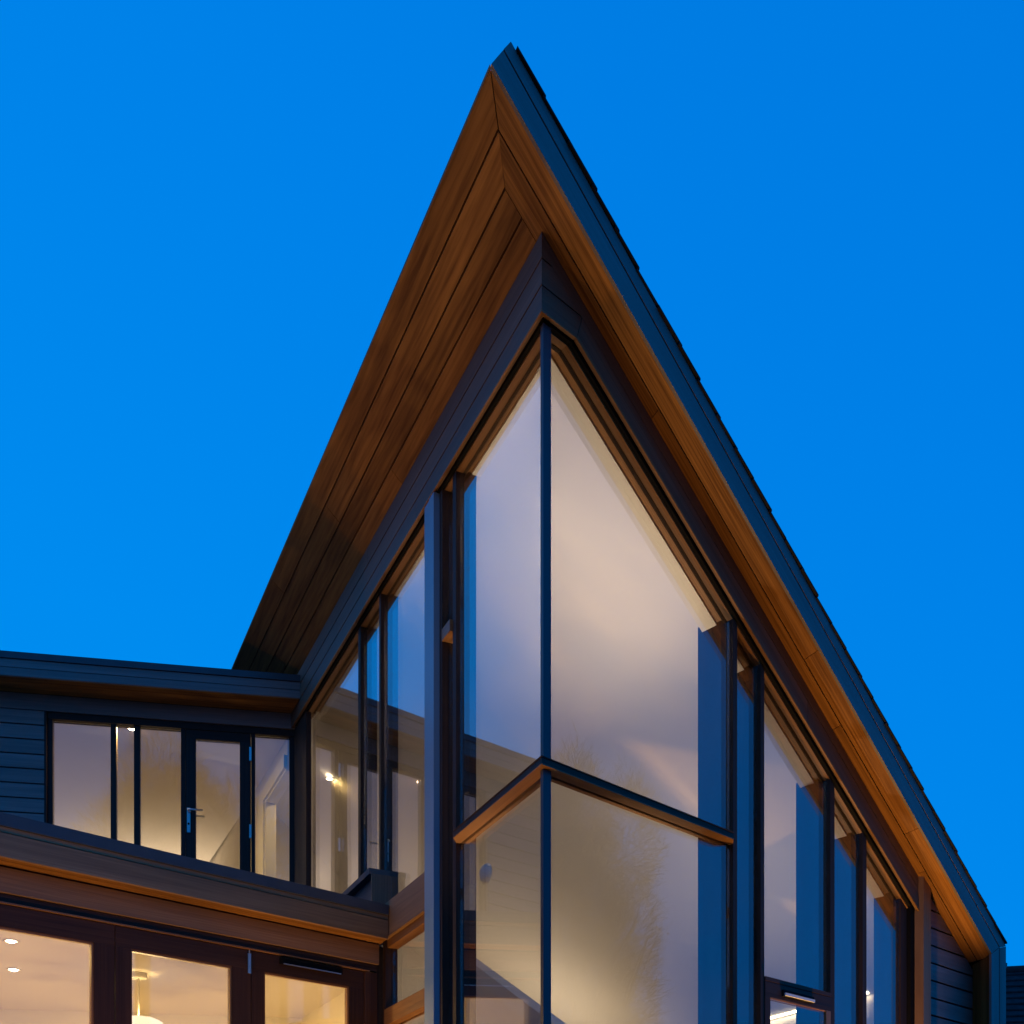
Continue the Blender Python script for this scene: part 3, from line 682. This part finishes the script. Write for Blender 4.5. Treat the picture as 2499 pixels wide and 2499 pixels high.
# ================================================================ NEIGHBOUR HOUSE (far right)
nb = V((10.2, 19.5, 0))
Nh = thing('neighbour_house', nb, 'distant house with a dark tiled roof low behind the eave', 'house')
u = V((.97, -.22, 0)).normalized(); vdir = V((.22, .97, 0)).normalized()
def NP(a, b, z): return nb + u * a + vdir * b + UP * z
ridge = 6.62
loft('wall', [NP(-2, 0, 0), NP(9, 0, 0), NP(9, 6, 0), NP(-2, 6, 0)], [NP(-2, 0, 3.0), NP(9, 0, 3.0), NP(9, 6, 3.0), NP(-2, 6, 3.0)], 'brick', Nh)
rf = loft('roof', [NP(-2.3, -.3, 2.9), NP(-2.3, 3, ridge), NP(-2.3, 6.3, 2.9)], [NP(9.3, -.3, 2.9), NP(9.3, 3, ridge), NP(9.3, 6.3, 2.9)], 'tile', Nh, u)
for k in range(26):
    f0_, f1_ = k / 26, (k + 1.12) / 26
    A = [NP(-2.35, -.3 + 3.3 * f0_, 2.95 + (ridge - 2.9) * f0_ + .03), NP(9.3, -.3 + 3.3 * f0_, 2.95 + (ridge - 2.9) * f0_ + .03),
         NP(9.3, -.3 + 3.3 * min(f1_, 1), 2.93 + (ridge - 2.9) * min(f1_, 1)), NP(-2.35, -.3 + 3.3 * min(f1_, 1), 2.93 + (ridge - 2.9) * min(f1_, 1))]
    loft('tile_course', A, [q - UP * .03 for q in A], 'tile', rf, u)
tube('ridge_tile', [NP(-2.35, 3, ridge + .02), NP(9.35, 3, ridge + .02)], .10, 'tile', rf, 10)

# ================================================================ TREES (behind the camera and to the right; the glass mirrors them)
def tree(loc, h, label, seed, leafy, sp, slim=.6, crown=None):
    rnd = random.Random(seed)
    t = thing('garden_tree', loc, label, 'tree', 'garden trees')
    tr = h * .30
    vs = []; fs = []
    def limb(p, d, ln, r, lev):
        n = 4; q = p.copy(); ring = []
        for i in range(n + 1):
            s1 = d.cross(V((.31, .2, .9))).normalized(); s2 = d.cross(s1); rr = r * (1 - .6 * i / n); k0 = len(vs)
            for k in range(5): vs.append(q + (s1 * math.cos(k * 1.2566) + s2 * math.sin(k * 1.2566)) * rr)
            if i:
                for k in range(5): fs.append((k0 - 5 + k, k0 - 5 + (k + 1) % 5, k0 + (k + 1) % 5, k0 + k))
            if i < n:
                d = (d + V((rnd.gauss(0, .12), rnd.gauss(0, .12), rnd.gauss(.03, .08)))).normalized(); q = q + d * (ln / n)
            if lev > 0 and i >= 1:
                for _ in range(2 if lev > 1 else 1):
                    dd = (d + V((rnd.gauss(0, slim), rnd.gauss(0, slim), rnd.gauss(.2, .3)))).normalized()
                    limb(q, dd, ln * rnd.uniform(.5, .72), rr * .6, lev - 1)
        if lev <= 1: tips.append(q)
    tips = []
    limb(loc + UP * -.1, UP.copy(), h * (.55 if not crown else .50), h * .016, 4 if not crown else 2)
    link('trunk', vs, fs, 'bark', t, UP)
    lv = []; lf = []
    for q in tips:
        for _ in range(leafy):
            c = q + V((rnd.gauss(0, sp), rnd.gauss(0, sp), rnd.gauss(0, sp))); a = V((rnd.gauss(0, 1), rnd.gauss(0, 1), rnd.gauss(0, 1))).normalized(); b = a.cross(V((rnd.random(), rnd.random(), 1))).normalized()
            z = rnd.uniform(.035, .075); k = len(lv); lv += [c - a * z, c + b * z * .6, c + a * z, c - b * z * .6]; lf.append((k, k + 1, k + 2, k + 3))
    if crown:      # full crown: leaf clumps through a lumpy ellipsoid
        cz_, rx, rz, cnt = crown; soft = 1.0
        lumps = [(V((rnd.uniform(-.55, .55), rnd.uniform(-.55, .55), rnd.uniform(-.7, .75))), rnd.uniform(.24, .46)) for _ in range(40)]
        for _ in range(cnt):
            lc, lr = rnd.choice(lumps); dd = V((rnd.gauss(0, 1), rnd.gauss(0, 1), rnd.gauss(0, 1))).normalized() * lr * (rnd.uniform(.5, 1) ** .5 if rnd.random() < .94 else rnd.uniform(1, 1.25))
            q = lc + dd; c = loc + V((q.x * rx, q.y * rx, cz_ + q.z * rz))
            a = (dd.normalized() * .8 + UP * .5 + V((rnd.gauss(0, .5), rnd.gauss(0, .5), rnd.gauss(0, .4)))).normalized(); b = a.cross(V((rnd.gauss(0, 1), rnd.gauss(0, 1), .1))).normalized()
            z = rnd.uniform(.18, .50); wv = b * rnd.uniform(.005, .010); k = len(lv); lv += [c - a * z - wv, c - a * z + wv, c + a * z + wv * .4, c + a * z - wv * .4]; lf.append((k, k + 1, k + 2, k + 3))
    cr = link('crown', lv, lf, 'leaf', t, UP); cr['kind'] = 'stuff'
tree(V((-1.2, -25, 0)), 20.0, 'tall broad twiggy tree mirrored in the upper wing windows', 3, 2, .6, .5, (14.5, 6.0, 7.0, 70000))
tree(V((40.0, 6.0, 0)), 18.0, 'fine twigged tree mirrored in the lower corner pane', 5, 3, .35, .30, (12.5, 3.8, 8.0, 52000))
